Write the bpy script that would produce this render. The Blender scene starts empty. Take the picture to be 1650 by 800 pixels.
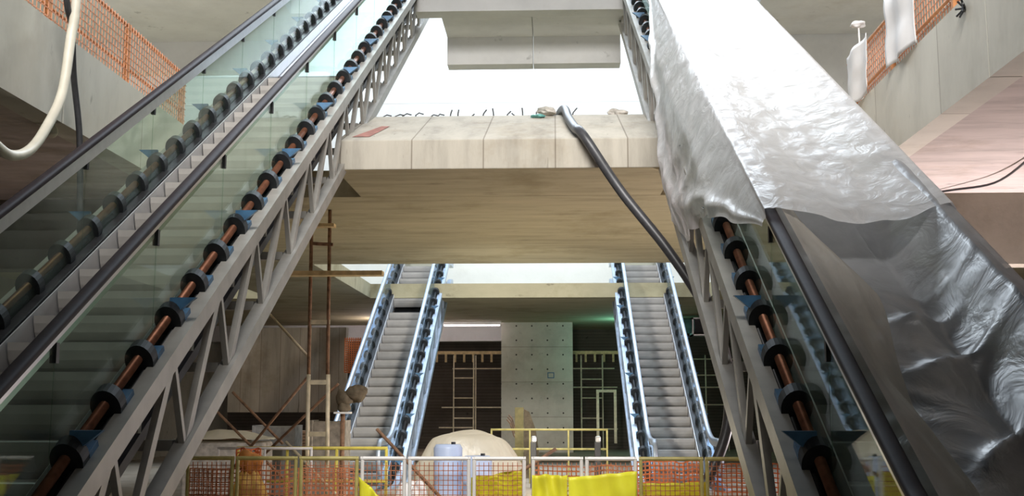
import bpy, math, random
from mathutils import Vector, Matrix, noise
random.seed(7)
S = bpy.context.scene
COL = S.collection
K = math.tan(math.radians(30))
R = math.radians

# ------------------------------------------------------------------ materials
def new_mat(name):
    m = bpy.data.materials.new(name); m.use_nodes = True
    nt = m.node_tree; nt.nodes.clear()
    out = nt.nodes.new('ShaderNodeOutputMaterial')
    return m, nt, out

def N(nt, kind, **kw):
    n = nt.nodes.new(kind)
    for k, v in kw.items():
        if k in n.inputs: n.inputs[k].default_value = v
        else: setattr(n, k, v)
    return n

def ramp(nt, src, stops):
    r = nt.nodes.new('ShaderNodeValToRGB')
    el = r.color_ramp.elements
    while len(el) < len(stops): el.new(0.5)
    for e, (p, c) in zip(el, stops):
        e.position = p; e.color = (*c, 1)
    nt.links.new(src, r.inputs[0])
    return r

def simple(name, col, rough=0.5, metal=0.0, var=0.15, scale=6.0, bump=0.0, spec=0.5):
    m, nt, out = new_mat(name)
    b = N(nt, 'ShaderNodeBsdfPrincipled', Roughness=rough, Metallic=metal)
    b.inputs['Specular IOR Level'].default_value = spec
    tc = N(nt, 'ShaderNodeTexCoord')
    nz = N(nt, 'ShaderNodeTexNoise', Scale=scale, Detail=5.0)
    nt.links.new(tc.outputs['Object'], nz.inputs['Vector'])
    d = tuple(c * (1 - var) for c in col); l = tuple(min(1, c * (1 + var)) for c in col)
    r = ramp(nt, nz.outputs['Fac'], [(0.3, d), (0.7, l)])
    nt.links.new(r.outputs[0], b.inputs['Base Color'])
    if bump:
        bp = N(nt, 'ShaderNodeBump', Strength=bump, Distance=0.02)
        nt.links.new(nz.outputs['Fac'], bp.inputs['Height'])
        nt.links.new(bp.outputs[0], b.inputs['Normal'])
    nt.links.new(b.outputs[0], out.inputs[0])
    return m

def concrete(name, col, stain=(0.5, 0.45, 0.38), plank=None, plank_axis='X', streak=(1, 1, 1), amount=0.5, tie=None, dark=0.5):
    """cast concrete: cloudy tone, stretched board streaks, pour joints, tie holes"""
    m, nt, out = new_mat(name)
    L = nt.links.new
    b = N(nt, 'ShaderNodeBsdfPrincipled', Roughness=0.88)
    b.inputs['Specular IOR Level'].default_value = 0.2
    tc = N(nt, 'ShaderNodeTexCoord')
    mp = N(nt, 'ShaderNodeMapping'); mp.inputs['Scale'].default_value = streak
    L(tc.outputs['Object'], mp.inputs['Vector'])
    n1 = N(nt, 'ShaderNodeTexNoise', Scale=1.3, Detail=9.0, Roughness=0.65)
    L(mp.outputs[0], n1.inputs['Vector'])
    r1 = ramp(nt, n1.outputs['Fac'], [(0.25, tuple(c * (1 - 0.35 * amount) for c in col)), (0.5, col), (0.78, tuple(min(1, c * (1 + 0.22 * amount)) for c in col))])
    n2 = N(nt, 'ShaderNodeTexNoise', Scale=0.5, Detail=6.0, Roughness=0.7)
    L(tc.outputs['Object'], n2.inputs['Vector'])
    r2 = ramp(nt, n2.outputs['Fac'], [(0.52, (0, 0, 0)), (0.75, (amount, amount, amount))])
    mx = N(nt, 'ShaderNodeMix', data_type='RGBA', blend_type='MULTIPLY')
    L(r2.outputs[0], mx.inputs[0]); L(r1.outputs[0], mx.inputs[6]); mx.inputs[7].default_value = (*[min(1, s * 1.4) for s in stain], 1)
    col_out = mx.outputs[2]
    # small dark pits and scars
    n3 = N(nt, 'ShaderNodeTexNoise', Scale=3.5, Detail=4.0, Roughness=0.6)
    L(mp.outputs[0], n3.inputs['Vector'])
    r3 = ramp(nt, n3.outputs['Fac'], [(0.66, (1, 1, 1)), (0.74, (1 - dark,) * 3)])
    mx2 = N(nt, 'ShaderNodeMix', data_type='RGBA', blend_type='MULTIPLY'); mx2.inputs[0].default_value = 1
    L(col_out, mx2.inputs[6]); L(r3.outputs[0], mx2.inputs[7]); col_out = mx2.outputs[2]
    sep = N(nt, 'ShaderNodeSeparateXYZ'); L(tc.outputs['Object'], sep.inputs[0])
    def math_(op, a, bb=None):
        n = N(nt, 'ShaderNodeMath', operation=op)
        for i, v in enumerate((a, bb)):
            if v is None: continue
            if isinstance(v, (int, float)): n.inputs[i].default_value = v
            else: L(v, n.inputs[i])
        return n.outputs[0]
    if plank:
        fr = math_('FRACT', math_('DIVIDE', sep.outputs[plank_axis], plank))
        ln = math_('LESS_THAN', fr, 0.018 / plank)
        mx3 = N(nt, 'ShaderNodeMix', data_type='RGBA', blend_type='MULTIPLY')
        L(math_('MULTIPLY', ln, 0.55), mx3.inputs[0]); L(col_out, mx3.inputs[6]); mx3.inputs[7].default_value = (0.25, 0.2, 0.16, 1)
        col_out = mx3.outputs[2]
        # alternate board tone
        fl = math_('FLOOR', math_('DIVIDE', sep.outputs[plank_axis], plank))
        wn = N(nt, 'ShaderNodeTexWhiteNoise', noise_dimensions='1D'); L(fl, wn.inputs['W'])
        r4 = ramp(nt, wn.outputs['Value'], [(0, (0.86, 0.86, 0.86)), (1, (1, 1, 1))])
        mx4 = N(nt, 'ShaderNodeMix', data_type='RGBA', blend_type='MULTIPLY'); mx4.inputs[0].default_value = 1
        L(col_out, mx4.inputs[6]); L(r4.outputs[0], mx4.inputs[7]); col_out = mx4.outputs[2]
    if tie:
        dx, dz, ox, oz = tie
        fx = math_('SUBTRACT', math_('FRACT', math_('DIVIDE', math_('SUBTRACT', sep.outputs['X'], ox), dx)), 0.5)
        fz = math_('SUBTRACT', math_('FRACT', math_('DIVIDE', math_('SUBTRACT', sep.outputs['Z'], oz), dz)), 0.5)
        ax = math_('MULTIPLY', fx, dx); az = math_('MULTIPLY', fz, dz)
        d2 = math_('ADD', math_('MULTIPLY', ax, ax), math_('MULTIPLY', az, az))
        hole = math_('LESS_THAN', d2, 0.03 ** 2)
        mx5 = N(nt, 'ShaderNodeMix', data_type='RGBA', blend_type='MIX')
        L(hole, mx5.inputs[0]); L(col_out, mx5.inputs[6]); mx5.inputs[7].default_value = (0.06, 0.055, 0.05, 1)
        col_out = mx5.outputs[2]
    L(col_out, b.inputs['Base Color'])
    bp = N(nt, 'ShaderNodeBump', Strength=0.35, Distance=0.03)
    L(n1.outputs['Fac'], bp.inputs['Height']); L(bp.outputs[0], b.inputs['Normal'])
    L(b.outputs[0], out.inputs[0])
    return m

def glass_mat(name, tint, gloss_col=(1, 1, 1)):
    m, nt, out = new_mat(name)
    t = N(nt, 'ShaderNodeBsdfTransparent', Color=(*tint, 1))
    g = N(nt, 'ShaderNodeBsdfGlossy', Color=(*gloss_col, 1), Roughness=0.02)
    lw = N(nt, 'ShaderNodeLayerWeight', Blend=0.5)
    pw = N(nt, 'ShaderNodeMath', operation='POWER'); pw.inputs[1].default_value = 5; nt.links.new(lw.outputs['Facing'], pw.inputs[0])
    fr = N(nt, 'ShaderNodeMath', operation='MULTIPLY_ADD'); fr.inputs[1].default_value = 0.35; fr.inputs[2].default_value = 0.03; nt.links.new(pw.outputs[0], fr.inputs[0])
    tc = N(nt, 'ShaderNodeTexCoord')
    nz = N(nt, 'ShaderNodeTexNoise', Scale=2.0, Detail=6.0); nt.links.new(tc.outputs['Object'], nz.inputs['Vector'])
    d = N(nt, 'ShaderNodeBsdfDiffuse', Color=(0.62, 0.68, 0.62, 1))
    r = ramp(nt, nz.outputs['Fac'], [(0.35, (0.02,) * 3), (0.75, (0.08,) * 3)])
    mx0 = N(nt, 'ShaderNodeMixShader')
    nt.links.new(r.outputs[0], mx0.inputs[0]); nt.links.new(t.outputs[0], mx0.inputs[1]); nt.links.new(d.outputs[0], mx0.inputs[2])
    mx = N(nt, 'ShaderNodeMixShader')
    nt.links.new(fr.outputs[0], mx.inputs[0]); nt.links.new(mx0.outputs[0], mx.inputs[1]); nt.links.new(g.outputs[0], mx.inputs[2])
    nt.links.new(mx.outputs[0], out.inputs[0])
    return m

def plastic_mat(name, col, clear, rough=0.22, gloss=0.18, bump=0.6, streak=(1, 1, 1), scale=2.5):
    """thin polythene sheet: partly clear, partly milky, glossy, creased"""
    m, nt, out = new_mat(name)
    L = nt.links.new
    tc = N(nt, 'ShaderNodeTexCoord')
    mp = N(nt, 'ShaderNodeMapping'); mp.inputs['Scale'].default_value = streak
    L(tc.outputs['Object'], mp.inputs['Vector'])
    nz = N(nt, 'ShaderNodeTexNoise', Scale=scale, Detail=4.0, Roughness=0.55, Distortion=1.2); L(mp.outputs[0], nz.inputs['Vector'])
    wv = N(nt, 'ShaderNodeTexVoronoi', Scale=scale * 1.3, feature='SMOOTH_F1'); L(mp.outputs[0], wv.inputs['Vector'])
    ad = N(nt, 'ShaderNodeMath', operation='ADD'); L(nz.outputs['Fac'], ad.inputs[0]); L(wv.outputs['Distance'], ad.inputs[1])
    bp = N(nt, 'ShaderNodeBump', Strength=bump, Distance=0.08); L(ad.outputs[0], bp.inputs['Height'])
    tr = N(nt, 'ShaderNodeBsdfTransparent', Color=(0.93, 0.93, 0.92, 1))
    df = N(nt, 'ShaderNodeBsdfDiffuse', Color=(*col, 1)); L(bp.outputs[0], df.inputs['Normal'])
    tl = N(nt, 'ShaderNodeBsdfTranslucent', Color=(*col, 1)); L(bp.outputs[0], tl.inputs['Normal'])
    gl = N(nt, 'ShaderNodeBsdfGlossy', Color=(1, 1, 1, 1), Roughness=rough); L(bp.outputs[0], gl.inputs['Normal'])
    m1 = N(nt, 'ShaderNodeMixShader', Fac=0.42); L(df.outputs[0], m1.inputs[1]); L(tl.outputs[0], m1.inputs[2])
    rc = ramp(nt, nz.outputs['Fac'], [(0.3, (max(0, clear - 0.12),) * 3), (0.7, (min(1, clear + 0.12),) * 3)])
    m2 = N(nt, 'ShaderNodeMixShader'); L(rc.outputs[0], m2.inputs[0]); L(m1.outputs[0], m2.inputs[1]); L(tr.outputs[0], m2.inputs[2])
    m3 = N(nt, 'ShaderNodeMixShader', Fac=gloss); L(m2.outputs[0], m3.inputs[1]); L(gl.outputs[0], m3.inputs[2])
    L(m3.outputs[0], out.inputs[0])
    return m

def emis(name, col, s):
    m, nt, out = new_mat(name)
    e = N(nt, 'ShaderNodeEmission', Color=(*col, 1), Strength=s)
    nt.links.new(e.outputs[0], out.inputs[0]); return m

M = dict(
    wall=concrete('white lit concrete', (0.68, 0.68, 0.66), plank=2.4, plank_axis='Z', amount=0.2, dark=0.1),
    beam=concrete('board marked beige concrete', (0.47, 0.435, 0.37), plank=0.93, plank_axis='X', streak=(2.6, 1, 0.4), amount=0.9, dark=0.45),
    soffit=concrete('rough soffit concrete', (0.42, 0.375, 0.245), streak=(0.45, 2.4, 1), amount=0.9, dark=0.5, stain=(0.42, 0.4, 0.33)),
    gallery=concrete('smooth gallery concrete', (0.74, 0.72, 0.64), plank=2.35, plank_axis='Y', streak=(1, 1.5, 0.6), amount=0.4, dark=0.45),
    gsoffit=concrete('scarred gallery soffit', (0.56, 0.50, 0.47), streak=(0.6, 2.6, 1), amount=0.9, dark=0.6),
    upper=concrete('grey upper slab concrete', (0.68, 0.68, 0.68), streak=(0.8, 0.8, 0.8), amount=0.4, dark=0.3),
    pier=concrete('tie hole pier concrete', (0.56, 0.53, 0.46), amount=0.7, tie=(0.56, 0.52, -1.7, 0.1), plank=1.25, plank_axis='Z', dark=0.3),
    panel=concrete('stained wall panel concrete', (0.54, 0.46, 0.37), plank=0.62, plank_axis='X', streak=(2.6, 1, 0.25), amount=1.0, dark=0.5),
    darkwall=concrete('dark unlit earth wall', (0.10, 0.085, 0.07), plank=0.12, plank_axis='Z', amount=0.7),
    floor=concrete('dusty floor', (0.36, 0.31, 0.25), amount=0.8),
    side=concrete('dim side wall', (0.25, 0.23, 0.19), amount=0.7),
    truss=simple('galvanised truss steel', (0.39, 0.375, 0.345), 0.5, 0.35, 0.12, 5),
    skysteel=simple('sky tinted truss steel', (0.42, 0.50, 0.62), 0.4, 0.55, 0.15, 5),  # blue skylight reflection is put into the steel colour
    alu=simple('brushed aluminium profile', (0.62, 0.62, 0.62), 0.32, 0.75, 0.06, 10),
    rubber=simple('black handrail rubber', (0.03, 0.022, 0.026), 0.55, 0, 0.2, 12, spec=0.12),
    clamp=simple('dark cast clamp', (0.022, 0.025, 0.028), 0.55, 0.1, 0.25, 15, spec=0.3),
    copper=simple('coppery return pipe', (0.25, 0.105, 0.06), 0.42, 0.6, 0.3, 10),
    blue=simple('blue painted bracket', (0.05, 0.14, 0.26), 0.45, 0.1, 0.25, 12),
    step=simple('grey cast step', (0.40, 0.38, 0.36), 0.55, 0.2, 0.1, 4),
    skirt=simple('pale skirt plate', (0.62, 0.62, 0.64), 0.35, 0.55, 0.06, 5),
    track=simple('black greasy track', (0.03, 0.03, 0.032), 0.4, 0.3, 0.3, 10),
    pan=simple('grey lilac pan sheet', (0.48, 0.47, 0.54), 0.42, 0.5, 0.08, 3),
    black=simple('black fittings', (0.02, 0.02, 0.022), 0.5, 0, 0.2, 10),
    glass=glass_mat('green tinted glass', (0.80, 0.89, 0.83)),
    blueglass=glass_mat('blue tinted glass', (0.72, 0.82, 0.92)),
    sheet=plastic_mat('white polythene sheet', (0.86, 0.86, 0.87), 0.10, 0.32, 0.14, 0.22, (1.2, 0.9, 0.9), 4.5),
    drape=plastic_mat('dusty beige polythene', (0.70, 0.65, 0.58), 0.12, 0.38, 0.10, 0.22, (2.0, 0.5, 0.8), 2.5),
    clear=plastic_mat('clear grey polythene', (0.50, 0.51, 0.54), 0.28, 0.36, 0.16, 0.25, (1, 0.8, 0.8), 3.0),
    tarp=plastic_mat('cream tarpaulin', (0.86, 0.82, 0.70), 0.0, 0.4, 0.05, 0.4),
    orange=simple('orange fence plastic', (0.85, 0.24, 0.08), 0.5, 0, 0.2, 8),
    palenet=simple('washed orange netting', (0.80, 0.38, 0.22), 0.5, 0, 0.2, 8),
    rustnet=simple('rusty orange netting', (0.55, 0.20, 0.09), 0.6, 0, 0.35, 9),
    orangepost=simple('orange brown post', (0.62, 0.27, 0.10), 0.55, 0, 0.2, 6),
    yellow=simple('yellow tarpaulin', (0.95, 0.88, 0.05), 0.45, 0, 0.12, 4, 0.2),
    yellowpaint=simple('yellow guardrail paint', (0.80, 0.68, 0.13), 0.45, 0, 0.15, 8),
    olive=simple('olive yellow paint', (0.52, 0.45, 0.16), 0.5, 0, 0.2, 8),
    olivedark=simple('dark olive timber', (0.24, 0.21, 0.09), 0.7, 0, 0.3, 8),
    white=simple('white barrier paint', (0.92, 0.90, 0.88), 0.4, 0, 0.05, 8),
    rust=simple('rusty steel tube', (0.26, 0.15, 0.09), 0.7, 0.2, 0.4, 14),
    cream=simple('cream steel tube', (0.66, 0.58, 0.42), 0.5, 0.2, 0.2, 8),
    wood=simple('pale timber plank', (0.62, 0.47, 0.24), 0.7, 0, 0.25, 8),
    hose=simple('black ribbed hose', (0.05, 0.05, 0.055), 0.42, 0, 0.2, 20),
    whitehose=simple('white hose', (0.80, 0.76, 0.64), 0.45, 0, 0.08, 6),
    lilac=simple('light blue drum plastic', (0.50, 0.60, 0.82), 0.4, 0, 0.08, 4),
    grey=simple('grey crate paint', (0.36, 0.36, 0.36), 0.6, 0, 0.3, 7),
    bag=simple('olive brown cloth', (0.15, 0.12, 0.08), 0.85, 0, 0.3, 14, 0.4),
    amber=simple('yellow orange sheeting', (0.80, 0.50, 0.12), 0.5, 0, 0.3, 6, 0.3),
    amberdark=simple('orange wrapping', (0.80, 0.32, 0.08), 0.55, 0, 0.3, 8, 0.3),
    teal=simple('teal painted duct', (0.16, 0.42, 0.40), 0.5, 0.1, 0.2, 5),
    rubble=simple('broken concrete rubble', (0.45, 0.42, 0.38), 0.9, 0, 0.3, 9, 0.5),
    redstain=simple('red brown paint mark', (0.30, 0.13, 0.10), 0.9, 0, 0.3, 9),
    tube=emis('fluorescent tube', (1.0, 0.86, 0.88), 14.0),
    tealglow=emis('greenish lamp', (0.35, 1.0, 0.85), 8.0),
)

# ------------------------------------------------------------------ mesh builder
class MB:
    def __init__(s): s.v = []; s.f = []
    def add(s, vs, fs):
        o = len(s.v); s.v += [tuple(v) for v in vs]; s.f += [tuple(i + o for i in f) for f in fs]; return s
    def box(s, x0, x1, y0, y1, z0, z1):
        return s.add([(x0, y0, z0), (x1, y0, z0), (x1, y1, z0), (x0, y1, z0), (x0, y0, z1), (x1, y0, z1), (x1, y1, z1), (x0, y1, z1)],
                     [(3, 2, 1, 0), (4, 5, 6, 7), (0, 1, 5, 4), (1, 2, 6, 5), (2, 3, 7, 6), (3, 0, 4, 7)])
    def bar(s, p, q, w, h, side=(1, 0, 0)):
        p = Vector(p); q = Vector(q); d = (q - p).normalized(); a = Vector(side)
        a = (a - d * a.dot(d))
        if a.length < 1e-4: a = Vector((0, 0, 1)).cross(d) if abs(d.z) < 0.9 else Vector((0, 1, 0)).cross(d)
        a.normalize(); b = d.cross(a)
        vs = []
        for c in (p, q):
            for i, j in ((-1, -1), (1, -1), (1, 1), (-1, 1)): vs.append(c + a * (i * w / 2) + b * (j * h / 2))
        return s.add(vs, [(3, 2, 1, 0), (4, 5, 6, 7), (0, 1, 5, 4), (1, 2, 6, 5), (2, 3, 7, 6), (3, 0, 4, 7)])
    def tube(s, pts, r, n=8, caps=True):
        pts = [Vector(p) for p in pts]; vs = []; fs = []; a = None
        for i, p in enumerate(pts):
            d = (pts[min(i + 1, len(pts) - 1)] - pts[max(i - 1, 0)]).normalized()
            if a is None: a = Vector((1, 0, 0)) if abs(d.x) < 0.9 else Vector((0, 1, 0))
            a = (a - d * a.dot(d)).normalized(); b = d.cross(a)
            rr = r[i] if isinstance(r, (list, tuple)) else r
            for k in range(n):
                t = 2 * math.pi * k / n; vs.append(p + a * (rr * math.cos(t)) + b * (rr * math.sin(t)))
        for i in range(len(pts) - 1):
            for k in range(n): fs.append((i * n + k, i * n + (k + 1) % n, (i + 1) * n + (k + 1) % n, (i + 1) * n + k))
        if caps: fs += [tuple(range(n - 1, -1, -1)), tuple((len(pts) - 1) * n + k for k in range(n))]
        return s.add(vs, fs)
    def prism(s, poly, x0, x1):          # poly in (y, z)
        n = len(poly)
        vs = [(x0, y, z) for y, z in poly] + [(x1, y, z) for y, z in poly]
        return s.add(vs, [tuple(range(n - 1, -1, -1)), tuple(range(n, 2 * n))] + [(i, (i + 1) % n, n + (i + 1) % n, n + i) for i in range(n)])
    def sweep(s, path, prof, x):         # path in (y,z); prof in (dx, dn), dn along the path normal
        n = len(prof); vs = []; fs = []
        for i, (y, z) in enumerate(path):
            a = path[max(i - 1, 0)]; b = path[min(i + 1, len(path) - 1)]
            ty, tz = b[0] - a[0], b[1] - a[1]; l = math.hypot(ty, tz); ny, nz = -tz / l, ty / l
            for dx, dn in prof: vs.append((x + dx, y + ny * dn, z + nz * dn))
        for i in range(len(path) - 1):
            for k in range(n): fs.append((i * n + k, i * n + (k + 1) % n, (i + 1) * n + (k + 1) % n, (i + 1) * n + k))
        fs += [tuple(range(n - 1, -1, -1)), tuple((len(path) - 1) * n + k for k in range(n))]
        return s.add(vs, fs)
    def grid(s, fn, nu, nv):
        vs = [fn(i / nu, j / nv) for i in range(nu + 1) for j in range(nv + 1)]
        return s.add(vs, [(i * (nv + 1) + j, (i + 1) * (nv + 1) + j, (i + 1) * (nv + 1) + j + 1, i * (nv + 1) + j + 1) for i in range(nu) for j in range(nv)])
    def net(s, o, u, v, pitch, w):       # square netting on a parallelogram
        o, u, v = Vector(o), Vector(u), Vector(v); nrm = u.cross(v).normalized()
        for i in range(int(u.length / pitch) + 1):
            p = o + u * (i * pitch / u.length); s.bar(p, p + v, w, w, nrm)
        for i in range(int(v.length / pitch) + 1):
            p = o + v * (i * pitch / v.length); s.bar(p, p + u, w, w, nrm)
        return s
    def lump(s, c, r, seed=0, amp=0.25, nu=18, nv=12, freq=1.3):
        def fn(a, b):
            t = 2 * math.pi * a; p = math.pi * b
            d = Vector((math.sin(p) * math.cos(t), math.sin(p) * math.sin(t), math.cos(p)))
            k = 1 + amp * noise.noise(d * freq + Vector((seed * 7.1, seed, 0)))
            return (c[0] + d.x * r[0] * k, c[1] + d.y * r[1] * k, c[2] + d.z * r[2] * k)
        return s.grid(fn, nu, nv)
    def build(s, name, mat, parent=None, smooth=False, loc=None, bevel=0, solid=0):
        me = bpy.data.meshes.new(name); me.from_pydata(s.v, [], s.f); me.update()
        o = bpy.data.objects.new(name, me); COL.objects.link(o)
        me.materials.append(mat)
        if smooth:
            for p in me.polygons: p.use_smooth = True
        if bevel:
            bm = o.modifiers.new('bevel', 'BEVEL'); bm.width = bevel; bm.segments = 2; bm.limit_method = 'ANGLE'
        if solid:
            sm = o.modifiers.new('solid', 'SOLIDIFY'); sm.thickness = solid
        if parent: o.parent = parent
        if loc: o.location = loc
        return o

def tag(o, label, cat, group=None, kind=None):
    o['label'] = label; o['category'] = cat
    if group: o['group'] = group
    if kind: o['kind'] = kind
    return o
def thing(name, label, cat, loc=(0, 0, 0), group=None):
    o = bpy.data.objects.new(name, None); o.empty_display_size = 0.2; COL.objects.link(o); o.location = loc
    return tag(o, label, cat, group)
def struct(name, mb, mat, label=None, cat=None, **kw):
    o = mb.build(name, mat, **kw); o['kind'] = 'structure'
    o['label'] = label or name.replace('_', ' '); o['category'] = cat or name.split('_')[0]
    return o
def copy_tree(o, parent=None):
    c = o.copy(); COL.objects.link(c)
    if parent: c.parent = parent
    for ch in list(o.children): copy_tree(ch, c)
    return c

# ------------------------------------------------------------------ the setting
struct('floor', MB().box(-13, 12, -6, 46, -0.3, 0), M['floor'], 'dusty concrete floor of the lower hall', 'floor')
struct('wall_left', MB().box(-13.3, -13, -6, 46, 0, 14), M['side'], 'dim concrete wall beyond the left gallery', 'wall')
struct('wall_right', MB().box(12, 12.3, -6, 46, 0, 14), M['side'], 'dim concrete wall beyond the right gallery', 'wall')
struct('wall_front', MB().box(-13, 12, -6.3, -6, 0, 13), M['side'], 'unseen concrete wall behind the viewpoint, added to block sky light', 'wall')  # unseen wall added to keep low sky light out from behind
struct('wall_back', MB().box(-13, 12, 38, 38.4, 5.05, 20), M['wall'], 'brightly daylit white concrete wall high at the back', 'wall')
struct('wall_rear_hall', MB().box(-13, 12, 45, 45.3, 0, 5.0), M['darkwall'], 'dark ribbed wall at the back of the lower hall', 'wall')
# mezzanine: wide slab, sloped landing between the near escalators, back slab, galleries
struct('slab_mezzanine', MB().box(-13, 12, 16.25, 24.05, 4.65, 5.05), M['soffit'], 'wide concrete mezzanine slab with stained soffit crossing the hall', 'slab')
lp = [(14.33, 4.65), (16.25, 4.65), (16.25, 5.05), (17.2, 5.05), (17.2, 5.98), (16.73, 5.98), (14.33, 5.04)]
b = MB(); b.prism([(y, z) for y, z in lp], -2.84, 1.53)
landing = struct('slab_landing', b, M['beam'], 'beige concrete landing edge with sloping top between the near escalators', 'landing', bevel=0.012)
MB().add([(-2.68, 14.6, 5.168), (-2.45, 14.6, 5.168), (-2.33, 15.6, 5.56), (-2.45, 15.62, 5.568)], [(0, 1, 2, 3)]).build('paint_mark', M['redstain'], landing).location = (0, 0, -0.015)
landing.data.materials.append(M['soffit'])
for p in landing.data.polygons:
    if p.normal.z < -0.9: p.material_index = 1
struct('slab_back', MB().box(-13, 12, 31.65, 45.3, 4.65, 5.05), M['soffit'], 'concrete mezzanine slab edge behind the back escalators', 'slab')
struct('slab_strip', MB().box(-8.0, -5.2, 24.05, 31.65, 4.65, 5.05), M['soffit'], 'mezzanine slab strip left of the back escalator well', 'slab')
struct('slab_far_left', MB().box(-13, -9.72, 24.05, 31.65, 4.65, 5.05), M['soffit'], 'mezzanine slab strip along the left wall', 'slab')
struct('slab_far_right', MB().box(4.3, 12, 24.05, 31.65, 4.65, 5.05), M['soffit'], 'mezzanine slab strip right of the back escalator well', 'slab')
struct('slab_gallery_left', MB().box(-13, -5.62, -6, 16.25, 4.65, 5.0), M['gsoffit'], 'left gallery slab seen from below', 'slab')
struct('slab_gallery_right', MB().box(4.35, 12, -6, 16.25, 4.65, 5.0), M['gsoffit'], 'right gallery slab with scarred pinkish soffit', 'slab')
b = MB().box(-5.62, -5.32, -6, 11.78, 4.65, 5.66).box(-5.62, -5.32, 11.8, 16.25, 4.65, 5.62)
struct('wall_parapet_left', b, M['gallery'], 'pale concrete parapet along the left gallery edge', 'parapet')
b = MB().box(4.05, 4.35, -6, 10.4, 4.65, 5.62).box(4.05, 4.35, 10.42, 16.25, 4.65, 5.62)
struct('wall_parapet_right', b, M['gallery'], 'pale concrete parapet along the right gallery edge', 'parapet')
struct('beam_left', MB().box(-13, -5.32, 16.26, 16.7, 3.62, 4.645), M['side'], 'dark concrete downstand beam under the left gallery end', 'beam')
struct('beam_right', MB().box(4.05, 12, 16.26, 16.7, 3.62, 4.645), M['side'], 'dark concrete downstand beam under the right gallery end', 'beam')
# upper level
struct('slab_upper_front', MB().box(-2.79, 1.72, 21.9, 22.3, 9.5, 9.92), M['upper'], 'grey slab edge spanning between the tops of the near escalators', 'slab')
b = MB().box(-2.3, -0.455, 22.3, 23.55, 9.5, 9.9).box(-0.445, 1.42, 22.3, 23.55, 9.5, 9.9).box(-2.3, -0.455, 23.55, 23.95, 8.9, 9.9).box(-0.445, 1.42, 23.55, 23.95, 8.9, 9.9)
struct('slab_upper_landing', b, M['upper'], 'grey upper landing with downstand beam hanging over the bright well', 'landing', bevel=0.01)
b = MB().box(-13, -5.32, -6, 21.9, 9.5, 9.9).box(-13, -4.5, 21.9, 23.6, 9.5, 9.9).box(-13, -4.5, 23.6, 24.0, 8.85, 9.9)
struct('slab_upper_left', b, M['upper'], 'smooth grey upper slab over the left gallery', 'slab')
b = MB().box(4.05, 12, -6, 23.6, 9.5, 9.9)
struct('slab_upper_right', b, M['upper'], 'smooth grey upper slab over the right gallery', 'slab')
struct('wall_gallery_end', MB().box(3.35, 12, 23.65, 24.0, 5.05, 9.9), M['upper'], 'smooth grey wall closing the right gallery', 'wall')
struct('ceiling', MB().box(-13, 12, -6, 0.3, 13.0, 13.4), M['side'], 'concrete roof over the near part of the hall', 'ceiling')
# lower hall
b = MB().box(-1.96, 0.61, 41.0, 42.2, 0, 4.65)
struct('pillar_pier', b, M['pier'], 'wide concrete pier with rows of tie holes', 'pillar')
b = MB().box(-0.3, -0.06, 40.985, 40.999, 2.82, 2.85).box(-0.3, -0.06, 40.985, 40.999, 2.64, 2.67).box(-0.3, -0.27, 40.985, 40.999, 2.67, 2.82).box(-0.09, -0.06, 40.985, 40.999, 2.67, 2.82)
tag(b.build('square_marker', M['blue']), 'small dark blue square outline on the face of the pier', 'marker')
struct('wall_panel', MB().box(-10.3, -6.6, 35.6, 36.0, 1.45, 4.1), M['panel'], 'stained vertical board concrete wall under the mezzanine at left', 'wall')
struct('beam_hall', MB().box(-13, -1.96, 42.3, 42.7, 4.05, 4.65), M['upper'], 'pale concrete beam across the back of the lower hall', 'beam')

# ------------------------------------------------------------------ escalators
def rounded(path, rad=0.55, n=5):
    out = [path[0]]
    for a, b_, c in zip(path, path[1:], path[2:]):
        va = Vector((a[0] - b_[0], a[1] - b_[1])); vc = Vector((c[0] - b_[0], c[1] - b_[1]))
        r1 = min(rad, va.length * 0.45); r2 = min(rad, vc.length * 0.45)
        p = Vector(b_) + va.normalized() * r1; q = Vector(b_) + vc.normalized() * r2
        for i in range(n + 1):
            t = i / n; w = p * (1 - t) ** 2 + Vector(b_) * 2 * t * (1 - t) + q * t * t
            out.append((w.x, w.y))
    return out + [path[-1]]

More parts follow.
